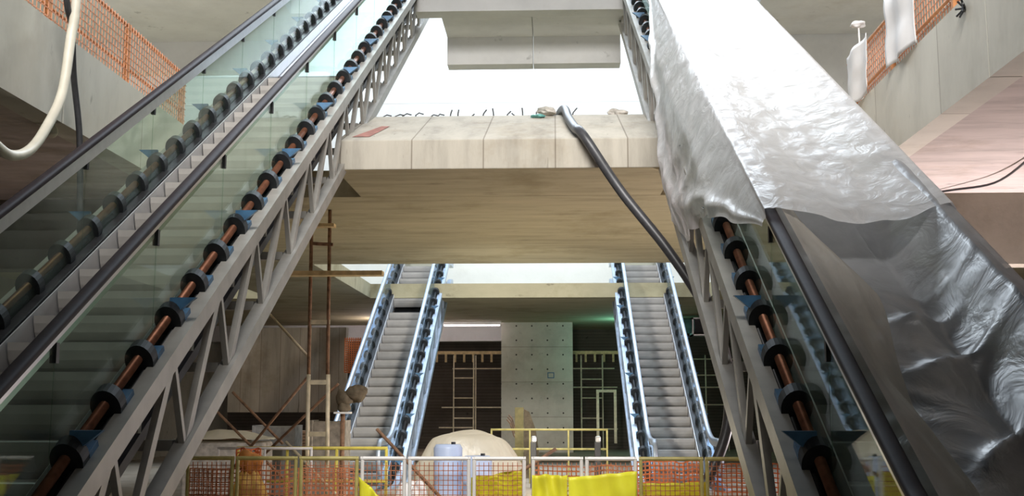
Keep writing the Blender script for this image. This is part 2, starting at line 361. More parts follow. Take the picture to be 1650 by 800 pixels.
def make_escalator(label, run, step_from, step_to, skip=(), steel='truss', glass='glass', flat=1.25, group=None, pipe='copper', rail='rubber', clamp_pitch=0.55, with_pan=False):
    root = thing('escalator', label, 'escalator', group=group)
    rise = run * K
    def line(dz, lo=-flat, hi=None, flat_dz=None):
        f = dz if flat_dz is None else flat_dz
        y0 = (f - dz) / K
        return rounded([(lo, f), (y0, f), (run + y0, rise + f), ((run + flat) if hi is None else hi, rise + f)])
    HW = 0.78
    cth = math.cos(R(30))
    chord = [(-0.06, -0.07), (0.06, -0.07), (0.06, 0.07), (-0.06, 0.07)]
    pitch = 1.07; n = int(run / pitch)
    for sx in (-1, 1):
        x = sx * HW
        tr = MB().sweep(line(-0.02), chord, x).build('side_truss', M[steel], root)
        MB().sweep(line(-0.92, flat_dz=-0.55 if run > 15 else -0.55), chord, x).build('bottom_chord', M[steel], tr)
        for k in range(n):
            ty = 0.27 + pitch * k; by = ty + 0.33
            T = (x, ty, -0.04 + K * ty); B = (x, by, -0.9 + K * by); T2 = (x, ty + pitch, -0.04 + K * (ty + pitch))
            if B[2] < 0.02: continue
            MB().bar(T, B, 0.045, 0.05).build('post', M[steel], tr)
            MB().bar(T2, B, 0.05, 0.085).build('diagonal', M[steel], tr)
        # balustrade: aluminium guide with handrail, glass, clamps on the return pipe
        xb = sx * 0.62
        nose = [(-flat - 0.34 * math.sin(math.pi * i / 10), 0.64 - 0.34 * math.cos(math.pi * i / 10)) for i in range(0, 11)]
        tail = [(run + flat + 0.34 * math.sin(math.pi * i / 10), rise + 0.64 + 0.34 * math.cos(math.pi * i / 10)) for i in range(1, 11)]
        hp = nose + line(0.98)[1:] + tail
        gi = -sx
        gp = [(gi * 0.008, -0.135), (gi * 0.024, -0.135), (gi * 0.024, -0.02), (gi * -0.028, -0.02), (gi * -0.028, -0.062), (gi * 0.008, -0.062)]
        if gi < 0: gp = gp[::-1]
        bal = MB().sweep(hp, gp, xb).build('balustrade', M['alu'], root)
        prof = [(-0.034, -0.03), (0.034, -0.03), (0.045, -0.012), (0.042, 0.014), (0.025, 0.026), (-0.025, 0.026), (-0.042, 0.014), (-0.045, -0.012)]
        MB().sweep(hp, prof, xb).build('handrail', M[rail], bal, smooth=True)
        zt, zb_ = 0.88, -0.10
        edges = [0.3]
        while edges[-1] + 1.6 < run: edges.append(edges[-1] + 1.6)
        for a, c in zip(edges, edges[1:] + [run]):
            if c - a < 0.2: continue
            a2, c2 = a + 0.008, c - 0.008
            MB().prism([(a2, zb_ + K * a2), (c2, zb_ + K * c2), (c2, zt + K * c2), (a2, zt + K * a2)], xb - 0.006, xb + 0.006).build('glass_panel', M[glass], bal)
            if a > 0.4:
                MB().box(xb - 0.02, xb + 0.02, a - 0.02, a + 0.02, 0.76 + K * a, 0.88 + K * a).build('joint_clip', M['black'], bal)
        MB().prism([(-flat - 0.2, 0.0), (0.29, 0.05), (0.29, 0.9 + K * 0.29 - 0.04), (0, 0.86), (-flat - 0.1, 0.86), (-flat - 0.24, 0.72), (-flat - 0.28, 0.5)], xb - 0.006, xb + 0.006).build('glass_panel', M[glass], bal)
        xp = sx * 0.665
        MB().tube([(xp, 0.2, 0.13 + K * 0.2), (xp, run - 0.2, 0.13 + K * (run - 0.2))], 0.034, 10).build('return_pipe', M[pipe], bal, smooth=True)
        MB().tube([(xp + sx * 0.03, 0.2, 0.01 + K * 0.2), (xp + sx * 0.03, run - 0.2, 0.01 + K * (run - 0.2))], 0.025, 8).build('cable_conduit', M['track'], bal, smooth=True)
        MB().sweep([(0.2, -0.0 + K * 0.2), (run - 0.2, K * (run - 0.2))], [(-0.065, -0.03), (0.055, -0.03), (0.055, -0.01), (-0.065, -0.01)], sx * 0.665).build('deck_shelf', M['track'], bal)
        d = Vector((0, cth, 0.5)); nn = Vector((0, -0.5, cth)); ax = Vector((1, 0, 0))
        k = 0; y = 0.42
        while y < run - 0.2:
            c = Vector((xp + sx * 0.005, y, 0.11 + K * y))
            cl = MB(); prof2 = []
            for i in range(15):
                t = math.pi * (-0.1 + 1.2 * i / 14); prof2.append((0.1 * math.cos(t), 0.125 * math.sin(t)))
            prof2 += [(-0.07, -0.12), (0.07, -0.12)]
            vs = [c + ax * p + nn * q + d * e for e in (-0.05, 0.05) for p, q in prof2]; m_ = len(prof2)
            cl.add(vs, [tuple(range(m_ - 1, -1, -1)), tuple(range(m_, 2 * m_))] + [(i, (i + 1) % m_, m_ + (i + 1) % m_, m_ + i) for i in range(m_)])
            cl.build('glass_clamp', M['clamp'], bal)
            br = MB()
            q = c + d * 0.16 + Vector((sx * 0.06, 0, -0.06))
            br.bar(q - d * 0.07, q + d * 0.07, 0.07, 0.10)
            if k % 3 == 0:        # flat topped gusset reaching outwards
                zt2 = c.z + 0.16
                br.add([(c.x, c.y - 0.02, zt2), (c.x + sx * 0.2, c.y - 0.02, zt2), (c.x, c.y - 0.02, zt2 - 0.16), (c.x, c.y + 0.02, zt2), (c.x + sx * 0.2, c.y + 0.02, zt2), (c.x, c.y + 0.02, zt2 - 0.16)],
                       [(0, 2, 1), (3, 4, 5), (0, 1, 4, 3), (1, 2, 5, 4), (2, 0, 3, 5)])
            br.build('bracket', M['blue'], bal)
            y += clamp_pitch; k += 1
        # skirt plate and black track beside the steps
        MB().sweep(line(-0.16), [(-0.006, -0.16), (0.006, -0.16), (0.006, 0.15), (-0.006, 0.15)], sx * 0.515).build('skirt_panel', M['skirt'], root)
        MB().sweep(line(0.0), [(-0.04, -0.05), (0.04, -0.05), (0.04, 0.035), (-0.04, 0.035)], sx * 0.57).build('track_rail', M['track'], root)
        MB().sweep(line(-0.55, lo=0.4), [(-0.03, -0.04), (0.03, -0.04), (0.03, 0.04), (-0.03, 0.04)], sx * 0.6).build('track_rail', M['track'], root)
    for k in range(n):
        by = 0.27 + pitch * k + 0.33
        if -0.9 + K * by < 0.05: continue
        MB().box(-HW + 0.07, HW - 0.07, by - 0.04, by + 0.04, -0.92 + K * by, -0.84 + K * by).build('cross_beam', M[steel], root)
        ty = by + 0.35
        MB().box(-HW + 0.07, HW - 0.07, ty - 0.03, ty + 0.03, -0.36 + K * ty, -0.29 + K * ty).build('cross_beam', M[steel], root)
    # folded steps
    for k in range(step_from, step_to):
        if k in skip: continue
        y0, z0 = 0.4 * k, 0.4 * K * k
        poly = [(y0, z0), (y0 + 0.41, z0), (y0 + 0.41, z0 - 0.03), (y0 + 0.14, z0 - 0.06), (y0 + 0.11, z0 - 0.235)]
        poly += [(y0 + 0.065, z0 - 0.19), (y0 + 0.03, z0 - 0.13), (y0 + 0.006, z0 - 0.06)]
        MB().prism(poly, -0.5, 0.5).build('step', M['step'], root)
    # step band return as a dark sheet that paints the shaded truss interior, and pan sheet where no steps are fitted
    rp = [(0.5, -0.45 + K * 0.5), (run, -0.45 + rise)]
    MB().sweep(rp, [(-0.5, -0.02), (0.5, -0.02), (0.5, 0.02), (-0.5, 0.02)], 0).build('step_return', M['track'], root)
    if with_pan:
        y0 = 0.4 * step_to + 0.25
        MB().sweep([(y0, -0.17 + K * y0), (run, -0.17 + rise)], [(-0.5, -0.01), (0.5, -0.01), (0.5, 0.01), (-0.5, 0.01)], 0).build('pan_sheet', M['pan'], root)
    # landing plates
    MB().box(-0.6, 0.6, -flat, -0.0, -0.06, 0.0).build('comb_plate', M['alu'], root).location = (0, 0, 0.012)
    MB().box(-0.6, 0.6, run, run + flat, rise - 0.06, rise).build('comb_plate', M['alu'], root)
    return root

e1 = make_escalator('large glass sided escalator at left, bare steel truss and uncovered steps', 21.3, 0, 28, with_pan=True, group='near escalators')
e1.location = (-3.56, 4.68, 0.0)
e2 = copy_tree(e1); e2.location = (2.18, 4.68, 0.0)
e2['label'] = 'large escalator at right mostly wrapped in plastic sheeting'
e3 = make_escalator('back escalator left of the pier with one step missing near its top', 10.4, 0, 26, skip=(19,), steel='skysteel', glass='blueglass', group='back escalators', pipe='clamp', rail='skysteel')
e3.location = (-4.02, 23.47, 0.0)
e4 = copy_tree(e3); e4.location = (2.5, 23.47, 0.0)
e4['label'] = 'back escalator right of the pier with all its steps fitted'
s0 = next(c for c in e4.children if c.name.startswith('step') and 'return' not in c.name)
y0, z0 = 7.6, 7.6 * K
MB().prism([(y0, z0), (y0 + 0.41, z0), (y0 + 0.41, z0 - 0.03), (y0 + 0.14, z0 - 0.06), (y0 + 0.11, z0 - 0.235), (y0 + 0.065, z0 - 0.19), (y0 + 0.03, z0 - 0.13), (y0 + 0.006, z0 - 0.06)], -0.5, 0.5).build('step', M['step'], e4)

# ------------------------------------------------------------------ plastic sheeting on the right escalator
def interp(tab, x):
    if x <= tab[0][0]: return tab[0][1]
    for (a, fa), (b_, fb) in zip(tab, tab[1:]):
        if x <= b_:
            t = (x - a) / (b_ - a); t = t * t * (3 - 2 * t) * 0.5 + t * 0.5
            return fa + (fb - fa) * t
    return tab[-1][1]
HL = lambda y: -1.72 + K * y
hem = [(8.0, -0.02), (8.9, -0.33), (9.8, -0.66), (10.8, -1.2), (11.6, -1.66), (12.3, -1.74), (13.07, -1.7), (14.0, -1.1), (14.7, -0.56), (16.5, -0.17), (26, -0.17)]
def wr(x, y, z, f=1.0): return noise.noise(Vector((x * f, y * f, z * f)))
def crease(v): return 1 - abs(v) * 2
def sheet_main(a, c):
    # c: 0..0.3 left drape, 0.3..0.85 top, 0.85..1 right drop
    tl = max(0, min(1, 1 - c / 0.3))
    y_start = 8.05 + 0.1 * min(1, max(0, (c - 0.3) / 0.55))
    y_start += 0.08 * wr(c * 9, 3, 1)
    y = y_start + (26.0 - y_start) * a ** 1.25
    if c <= 0.3:
        h = min(interp(hem, y) - 0.02, 0.0)
        lip = min(1, tl / 0.08)
        off = 0.075 + (h - 0.075) * max(0, (tl - 0.05) / 0.95)
        depth = max(0, 0.03 - off)
        bulge = min(1, depth / 0.9)
        fold = 0.055 * bulge * crease(wr(y * 1.1 + off * 0.9, off * 0.7, 5, 1.2)) + 0.03 * bulge * wr(y * 3, off * 2, 8)
        x = 1.56 - 0.062 * lip - 0.16 * min(1, depth / 0.5) - fold * (depth > 0.05)
        if depth > 1.3: x -= 0.04 * (depth - 1.3)
        x -= 0.06 * math.exp(-((tl - 0.82) / 0.08) ** 2) * min(1, max(0, -h) / 0.8)
        return (x, y, HL(y) + off)
    if c <= 0.85:
        t = (c - 0.3) / 0.55
        x = 1.56 + (2.865 - 1.56) * t
        sag = 0.15 * math.sin(math.pi * t) ** 1.5
        w = 0.03 * wr(t * 2.5, y * 0.9, 2) + 0.022 * crease(wr(t * 1.6 + y * 0.5, y * 1.3, 9)) + 0.014 * crease(wr(t * 4 - y * 0.6, y * 3.0, 4))
        w *= math.sin(math.pi * t) ** 0.7
        return (x, y, HL(y) + 0.078 - sag + w)
    t = (c - 0.85) / 0.15
    off = 0.07 - 0.95 * t
    return (2.865 + 0.1 * min(1, t * 3) + 0.03 * wr(y * 2, t * 2, 3) * t, y, HL(y) + off)
o = MB().grid(sheet_main, 190, 90).build('plastic_sheet', M['sheet'], smooth=True)
tag(o, 'long white plastic sheet draped over the upper part of the right escalator', 'plastic sheet')

cx = [(4.6, 1.98), (5.7, 2.08), (6.3, 1.95), (7.3, 2.06), (8.2, 1.8), (9.2, 1.66)]
co = [(4.6, -0.42), (5.7, -0.4), (6.3, -0.36), (7.3, -0.2), (8.3, -0.12), (9.2, -0.02)]
def sheet_strip(a, c):
    y = 4.5 + 4.6 * a
    x1, o1 = interp(cx, y), interp(co, y)
    x = 1.63 + (x1 - 1.63) * c
    off = 0.05 + (o1 - 0.05) * c
    w = 0.045 * crease(wr(y * 1.2 + c, c * 1.5, 21)) + 0.02 * wr(y * 3, c * 4, 2)
    return (x + 0.02 * wr(y * 2, c * 2, 6) * c, y, HL(y) + off + w * math.sin(math.pi * min(1, c * 0.9)))
o = MB().grid(sheet_strip, 90, 26).build('plastic_drape', M['drape'], smooth=True)
tag(o, 'dusty beige plastic strip hanging inside the left handrail of the right escalator', 'plastic sheet')

def sheet_low(a, c):
    y = 4.3 + 4.75 * a
    rise = max(0, (c - 0.55) / 0.265)
    if c > 0.92:
        t = (c - 0.92) / 0.08
        return (2.87 + 0.1 * min(1, 2 * t) + 0.03 * wr(y * 2, 1, 3), y, HL(y) + 0.075 - 0.75 * t)
    x = 1.72 + (2.87 - 1.72) * c / 0.92
    off = -0.47 + 0.04 * math.sin(5 * c) + 0.545 * min(1, rise) ** 1.25
    if a > 0.86: off += (0.30 * ((a - 0.86) / 0.14) ** 1.2) * (1 - min(1, rise))
    w = 0.09 * crease(wr(c * 1.1 + y * 0.35, y * 0.7, 31)) + 0.04 * wr(c * 2, y * 1.2, 12) + 0.012 * crease(wr(c * 5, y * 4, 3))
    q = c / 0.92
    for yr, sl, lo, hi, am in ((7.15, 0.1, 0.25, 0.75, 0.09), (6.55, 0.35, 0.2, 0.95, 0.10), (5.55, 0.75, 0.25, 1.0, 0.13), (7.9, -0.5, 0.3, 0.9, 0.05)):
        if lo < q < hi: off += am * math.exp(-abs(y - yr - sl * q) / 0.07) * math.sin(math.pi * (q - lo) / (hi - lo))
    return (x, y, HL(y) + off + w * (1 - q ** 4))
o = MB().grid(sheet_low, 110, 60).build('plastic_cover', M['clear'], smooth=True)
tag(o, 'translucent grey plastic sheet sagging over the lower steps of the right escalator', 'plastic sheet')

# ------------------------------------------------------------------ gallery fences with orange netting
def gallery_fence(xp, label, ys, y0, y1):
    t = thing('mesh_fence', label, 'fence', (xp, (y0 + y1) / 2, 5.62))
    oy = -(y0 + y1) / 2
    for y in ys:
        MB().box(-0.03, 0.03, y + oy - 0.03, y + oy + 0.03, 0, 0.86).build('post', M['orangepost'], t)
    for z in (0.84, 0.28):
        MB().tube([(0, y0 + oy, z), (0, y1 + oy, z)], 0.022, 8).build('rail', M['orangepost'], t, smooth=True)
    MB().net((0.03, y0 + oy, 0.06), (0, y1 - y0, 0), (0, 0, 0.8), 0.09, 0.009).build('netting', M['palenet'], t)
gallery_fence(-5.47, 'orange netting fence with brown posts on the left parapet', (9.4, 11.6, 13.85, 16.0), 7.5, 16.1)
gallery_fence(4.2, 'orange netting fence on the right parapet with white sheets tied on', (9.4, 11.6, 13.8, 15.6), 7.5, 15.9)
def hung(x, ya, yb, za, zb, seed):
    def fn(a, c):
        y = ya + (yb - ya) * a; z = za + (zb - za) * c - 0.06 * (1 - c) * wr(a * 3, seed, 1)
        z += 0.10 * (1 - abs(2 * a - 1)) * (c > 0.95) * 0
        return (x + 0.035 * math.sin(a * 9 + seed) * (1 - 0.5 * c) + 0.03 * wr(a * 3, c * 3, seed), y + 0.05 * wr(c * 2, seed, 0), z)
    return fn
M['clothwhite'] = simple('white sheeting', (0.93, 0.92, 0.92), 0.5, 0, 0.03, 5)
o = MB().grid(hung(4.0, 12.35, 13.35, 5.62, 6.5, 1), 24, 16).build('fence_sheet', M['clothwhite'], smooth=True, solid=0.004)
tag(o, 'wide white sheet hung on the right netting fence nearer the camera', 'sheet', 'white sheets on the right fence')
o = MB().grid(hung(4.0, 14.15, 15.25, 5.62, 6.35, 5), 24, 16).build('fence_sheet', M['clothwhite'], smooth=True, solid=0.004)
tag(o, 'narrow white sheet hung on the right netting fence beside the plastic covered escalator', 'sheet', 'white sheets on the right fence')

# ------------------------------------------------------------------ hoses
def spline(pts, n=8):
    out = []; P = [Vector(p) for p in pts]
    for i in range(len(P) - 1):
        a, b_, c, d = P[max(i - 1, 0)], P[i], P[i + 1], P[min(i + 2, len(P) - 1)]
        for k in range(n):
            t = k / n
            out.append(0.5 * ((2 * b_) + (c - a) * t + (2 * a - 5 * b_ + 4 * c - d) * t * t + (3 * b_ - a - 3 * c + d) * t ** 3))
    return out + [P[-1]]
hp = [(-0.1, 18.2, 6.0), (0.12, 16.75, 6.07), (0.2, 15.6, 5.63), (0.27, 14.65, 5.26), (0.38, 14.2, 5.03), (0.83, 14.1, 4.3), (1.36, 13.85, 3.54), (1.72, 13.6, 2.9), (1.96, 13.4, 2.3), (1.98, 13.2, 1.65), (1.86, 13.0, 1.17), (1.55, 12.85, 0.62), (1.2, 12.8, 0.2), (0.6, 13.0, 0.06)]
o = MB().tube(spline(hp, 10), 0.062, 12).build('black_hose', M['hose'], smooth=True)
tag(o, 'thick black hose hanging from the concrete landing down to the barriers', 'hose')
wp = [(-5.0, 11.3, 8.0), (-5.0, 11.24, 5.9), (-5.02, 11.2, 5.4), (-5.0, 11.03, 4.77), (-5.0, 10.73, 4.34), (-5.0, 10.43, 4.05), (-5.0, 10.1, 3.91), (-5.0, 9.8, 3.92), (-5.02, 9.3, 4.1), (-5.05, 8.6, 4.6)]
o = MB().tube(spline(wp, 8), 0.05, 12).build('white_hose', M['whitehose'], smooth=True)
tag(o, 'thick white hose looping down in front of the left parapet', 'hose')
bp_ = [(-5.1, 10.95, 6.6), (-5.05, 11.12, 5.79), (-5.08, 11.35, 5.57), (-5.1, 11.5, 5.1), (-5.05, 11.62, 4.43), (-5.03, 11.7, 3.5), (-5.0, 11.8, 2.6)]
o = MB().tube(spline(bp_, 8), 0.034, 10).build('black_hose', M['hose'], smooth=True)
tag(o, 'thin black hose hanging beside the white hose at the left parapet', 'hose')

o = MB().tube(spline([(5.3, 16.2, 4.63), (5.53, 15.76, 4.6), (5.8, 14.96, 4.54), (5.78, 13.86, 4.6), (5.6, 12.8, 4.64)], 6), 0.016, 8).build('black_cable', M['hose'], smooth=True)
tag(o, 'thin dark cable slung under the right gallery soffit', 'cable')
b = MB()
for i in range(7):
    t_ = i * 2 * math.pi / 7 + 0.3
    b.tube([(0, 0, 0), (-0.05, 0.11 * math.cos(t_), 0.09 * math.sin(t_))], 0.011, 6)
b.lump((-0.01, 0, 0), (0.02, 0.04, 0.04), 2, 0.3, 8, 6)
o = b.build('wire_tuft', M['black'], loc=(4.045, 10.92, 5.5)); tag(o, 'dark tuft of tie wires sticking out of the right parapet top', 'tie wires')
t = thing('flag_stick', 'thin stick with a pink white rag at the far end of the right netting fence', 'stick', (4.2, 15.2, 5.62))
MB().tube([(0, 0, 0), (-0.02, 0, 1.22)], 0.012, 8).build('stick', M['white'], t)
MB().lump((-0.03, 0, 1.2), (0.1, 0.07, 0.05), 4, 0.6).build('rag', M['clothwhite'], t, smooth=True)
o = MB().lump((0, 0, -0.06), (0.07, 0.07, 0.07), 5, 0.25).build('white_fitting', M['whitehose'], loc=(-5.5, 11.9, 4.65), smooth=True); tag(o, 'small round white fitting under the left parapet beside the hoses', 'fitting')
# ------------------------------------------------------------------ rebar stubs and bits on the landing
random.seed(3)
for i in range(18):
    x = -2.6 + i * 0.165 + random.uniform(-0.05, 0.05)
    h = random.uniform(0.07, 0.15); dx = random.uniform(-0.1, 0.1)
    if i < 6:
        pts = [(0, 0, -0.03), (dx * 0.3, 0, h * 0.5), (0.05, 0, h * 0.75), (0.12, 0, h * 0.6)]
        lab = 'thin rebar stub bent over sideways on the left part of the landing edge'
    else:
        pts = [(0, 0, -0.03), (dx * 0.4, 0, h * 0.7), (dx, 0, h * 1.2)]
        lab = 'thin straight rebar stub sticking up from the middle of the landing edge'
    o = MB().tube(pts, 0.011, 6).build('rebar_stub', M['black'], loc=(x, 16.95, 5.98))
    tag(o, lab, 'rebar', 'rebar stubs on the landing edge')
o = MB().lump((0, 0, 0.05), (0.13, 0.1, 0.07), 3, 0.6).build('rubble_lump', M['rubble'], loc=(0.95, 16.9, 5.98)); tag(o, 'grey rubble lump on the landing edge right of the black hose', 'rubble')
o = MB().lump((0, 0, 0.03), (0.12, 0.09, 0.06), 5, 0.6).build('rubble_lump', M['rubble'], loc=(-0.12, 16.6, 5.98)); tag(o, 'small dark rubble lump just left of the black hose top', 'rubble')
o = MB().lump((0, 0, 0.0), (0.10, 0.12, 0.03), 8, 0.5).build('rubble_lump', M['teal'], loc=(-0.25, 16.45, 5.88)); tag(o, 'dark green scrap lying on the sloping landing top', 'scrap')

# ------------------------------------------------------------------ scaffold beside the left truss
t = thing('scaffold', 'rusty scaffold frame standing under the mezzanine beside the left truss', 'scaffold', (-3.64, 17.3, 0))
MB().tube([(-0.12, 0, 0), (-0.13, 0, 2.1)], 0.032, 10).build('pole', M['cream'], t, smooth=True)
MB().tube([(-0.13, 0, 2.1), (-0.14, 0, 4.3)], 0.028, 10).build('pole', M['rust'], t, smooth=True)
MB().tube([(0.19, 0, 0), (0.17, 0, 2.1)], 0.032, 10).build('pole', M['cream'], t, smooth=True)
MB().tube([(0.16, 0, 2.1), (0.14, 0, 4.645)], 0.028, 10).build('pole', M['rust'], t, smooth=True)
for z in (0.5, 1.2, 1.98, 2.9): MB().bar((-0.13, 0, z), (0.18, 0, z), 0.04, 0.07).build('rung', M['cream'], t)
MB().bar((-0.14, 0, 4.12), (0.2, 0, 4.1), 0.05, 0.05).build('clamp', M['rust'], t)
o = MB().box(-0.75, 0.75, -0.11, 0.11, 0, 0.07).build('scaffold_plank', M['wood'], loc=(-3.39, 17.2, 3.6)); tag(o, 'long yellow timber plank laid across the scaffold frame', 'plank')
o = MB().box(-0.22, 0.2, -0.09, 0.09, 0, 0.05).build('scaffold_plank', M['wood'], loc=(-3.6, 17.22, 4.36)); tag(o, 'short brown timber board high on the scaffold frame', 'plank')
for i, (p, q, lab) in enumerate([
    ((-5.4, 18, 1.56), (-4.05, 18, 0.27), 'lower falling brace pole left of the scaffold frame'),
    ((-3.8, 17.5, 2.1), (-5.1, 17.9, 0.6), 'rising brown brace pole meeting the scaffold frame'),
    ((-4.65, 18, 3.16), (-3.8, 17.5, 2.35), 'high falling brace pole close under the truss'),
    ((-3.5, 18.3, 1.98), (-4.7, 18.4, 0.85), 'second rising brace pole behind the scaffold frame'),
    ((-5.25, 18.4, 1.85), (-4.4, 18.4, 1.02), 'dark falling brace pole against the stained wall'),
    ((-4.0, 16.9, 1.1), (-3.0, 16.9, 0.1), 'pale brace pole crossing in front of the scaffold foot')]):
    o = MB().tube([p, q], 0.022, 8).build('brace_pole', M['rust'] if i not in (2, 5) else M['cream'], smooth=True); tag(o, lab, 'scaffold pole', 'scaffold braces')
t = thing('steel_prop', 'rusty brown steel prop with flat head plate beside the back left escalator', 'prop', (-3.42, 18.3, 0))
MB().tube([(0, 0, 0), (0, 0, 1.5)], 0.036, 10).build('tube', M['rust'], t, smooth=True)
MB().box(-0.13, 0.13, -0.1, 0.1, 1.5, 1.53).build('head_plate', M['white'], t)
b = MB().lump((0.02, 0, 0.22), (0.13, 0.11, 0.12), 2, 0.5).lump((0.2, 0.02, 0.28), (0.18, 0.12, 0.13), 6, 0.5).lump((0.02, 0, 0.08), (0.1, 0.09, 0.1), 9, 0.4)
o = b.build('cloth_bundle', M['bag'], loc=(-3.42, 18.3, 1.53), smooth=True); tag(o, 'dark olive cloth bundle resting on the rusty steel prop', 'bundle')

# ------------------------------------------------------------------ barriers across the hall
def barrier(x0, x1, y, frame, label, net='rustnet', h=1.07, tilt=0.0):
    w = x1 - x0
    t = thing('barrier_panel', label, 'barrier', ((x0 + x1) / 2, y, 0), 'mesh barriers across the hall')
    MB().tube([(-w / 2, 0, h - 0.02), (w / 2, 0, h - 0.02)], 0.022, 8).build('top_rail', M[frame], t)
    MB().tube([(-w / 2, 0, 0.12), (w / 2, 0, 0.12)], 0.018, 8).build('bottom_rail', M[frame], t)
    for s in (-1, 1):
        MB().tube([(s * (w / 2 - 0.02), 0, 0), (s * (w / 2 - 0.02), 0, h)], 0.020, 8).build('post', M[frame], t)
        MB().box(s * (w / 2 - 0.02) - 0.025, s * (w / 2 - 0.02) + 0.025, -0.22, 0.22, 0, 0.025).build('foot', M[frame], t)
    if net: MB().net((-w / 2 + 0.02, 0.012, 0.14), (w - 0.04, 0, 0), (0, 0, h - 0.2), 0.052, 0.0075).build('wire_mesh', M[net], t)
B = [
    (-4.05, -3.52, 'olive', 'olive mesh barrier leftmost under the truss'),
    (-3.5, -2.82, 'olive', 'olive mesh barrier behind which the yellow orange bundle stands'),
    (-2.8, -2.15, 'olive', 'olive mesh barrier in front of the scaffold frame'),
    (-2.13, -1.63, 'white', 'white mesh barrier with a yellow triangle of sheet at its left'),
    (-1.61, -0.93, 'white', 'white mesh barrier in front of the light blue drums'),
    (-0.91, -0.33, 'white', 'white mesh barrier in front of the right end of the cream tarpaulin heap'),
    (-0.27, 0.29, 'white', 'white mesh barrier with bright yellow sheet left of the centre post'),
    (0.31, 0.87, 'white', 'white mesh barrier with bright yellow sheet facing the bollards'),
    (0.89, 1.58, 'olive', 'olive mesh barrier in front of the back right escalator'),
    (1.6, 2.3, 'olive', 'olive mesh barrier behind the bottom of the black hose'),
    (2.5, 3.24, 'olive', 'olive mesh barrier seen under the right escalator'),
    (3.26, 3.95, 'white', 'white mesh barrier seen through the glass of the right escalator')]
for x0, x1, fr, lab in B: barrier(x0, x1, 12.5, fr, lab)
# orange netting bundles behind the barriers
def orange_net(x0, x1, y, z0, z1, label, mat='rustnet', pitch=0.05, w=0.013):
    o = MB()
    def P(i, j, nx, nz):
        a, c = i / nx, j / nz
        return Vector((x0 + (x1 - x0) * a, y + 0.06 * math.sin(a * 11) + 0.05 * wr(a * 4, c * 3, x0), z0 + (z1 - z0) * c + 0.03 * wr(a * 5, x0, 2)))
    nx = max(4, int((x1 - x0) / pitch)); nz = max(4, int((z1 - z0) / pitch))
    for i in range(nx + 1):
        for j in range(nz):
            o.bar(P(i, j, nx, nz), P(i, j + 1, nx, nz), w, w, (0, 1, 0))
    for j in range(nz + 1):
        for i in range(nx): o.bar(P(i, j, nx, nz), P(i + 1, j, nx, nz), w, w, (0, 1, 0))
    o = o.build('orange_netting', M[mat]); tag(o, label, 'netting', 'orange netting behind the barriers'); return o
orange_net(-4.2, -2.2, 13.1, 0.0, 0.9, 'rusty orange netting sagging behind the olive barriers at left')
orange_net(-3.75, -3.45, 13.4, 0.0, 1.12, 'bright orange netting strip beside the yellow orange bundle', 'orange', 0.04, 0.016)
orange_net(-0.25, 0.95, 13.0, 0.0, 0.95, 'rusty orange netting behind the yellow sheets')
orange_net(0.9, 1.6, 12.9, 0.0, 1.0, 'orange netting bunched at the back right escalator foot', 'orange', 0.045, 0.014)
orange_net(1.75, 2.5, 12.95, 0.0, 0.98, 'orange netting right of the black hose', 'orange', 0.05, 0.013)
orange_net(3.3, 3.9, 13.0, 0.0, 0.85, 'rusty orange netting seen through the right escalator glass')
# yellow sheets hung on the barriers
def ysheet(poly, y, label, seed):
    (xa, za0, za1), (xb, zb0, zb1) = poly
    def fn(a, c):
        x = xa + (xb - xa) * a; z0 = za0 + (zb0 - za0) * a; z1 = za1 + (zb1 - za1) * a
        z = z0 + (z1 - z0) * c + 0.02 * wr(a * 4, seed, 3) * c
        return (x, y + 0.03 * math.sin(a * 14 + c * 3 + seed) + 0.03 * wr(a * 3, c * 3, seed), z)
    o = MB().grid(fn, 26, 18).build('yellow_sheet', M['yellow'], smooth=True, solid=0.004); tag(o, label, 'sheet', 'yellow sheets on the barriers')
ysheet(((-2.13, 0.15, 0.86), (-1.74, 0.15, 0.5)), 12.42, 'yellow sheet triangle on the barrier left of the drums', 1)
ysheet(((-0.93, 0.12, 0.84), (-0.35, 0.12, 0.93)), 12.62, 'yellow sheet behind the barrier under the right end of the tarpaulin heap', 2)
ysheet(((-0.26, 0.12, 0.88), (0.12, 0.12, 0.88)), 12.43, 'bright yellow sheet on the barrier just right of the tarpaulin heap', 3)
ysheet(((0.13, 0.12, 0.86), (0.86, 0.12, 0.92)), 12.40, 'wide bright yellow sheet on the barrier left of the back right escalator', 4)
ysheet(((0.9, 0.12, 0.78), (1.62, 0.12, 0.8)), 12.62, 'olive shadowed yellow sheet behind the barrier next to the black hose', 5)
# guard rails behind
def guardrail(x0, x1, y, zs, mat, label, n=3, r=0.025):
    t = thing('guard_rail', label, 'guard rail', ((x0 + x1) / 2, y, 0)); w = x1 - x0
    for z in zs: MB().tube([(-w / 2, 0, z), (w / 2, 0, z)], r, 8).build('rail', M[mat], t, smooth=True)
    for i in range(n):
        x = -w / 2 + w * (i + 0.02) / (n - 1 + 0.04) if n > 1 else 0
        MB().tube([(x, 0, 0), (x, 0, max(zs))], r * 0.9, 8).build('post', M[mat], t, smooth=True)
guardrail(-4.75, -2.5, 17.0, (1.0, 0.52), 'yellowpaint', 'yellow guard rail behind the scaffold frame', 4)
guardrail(-1.4, 1.1, 24.6, (1.13, 0.72), 'olive', 'dull yellow guard rail crossing in front of the pier', 4, 0.022)
guardrail(-4.6, -3.3, 15.5, (1.05,), 'white', 'thin white guard rail left of the scaffold frame', 3, 0.018)

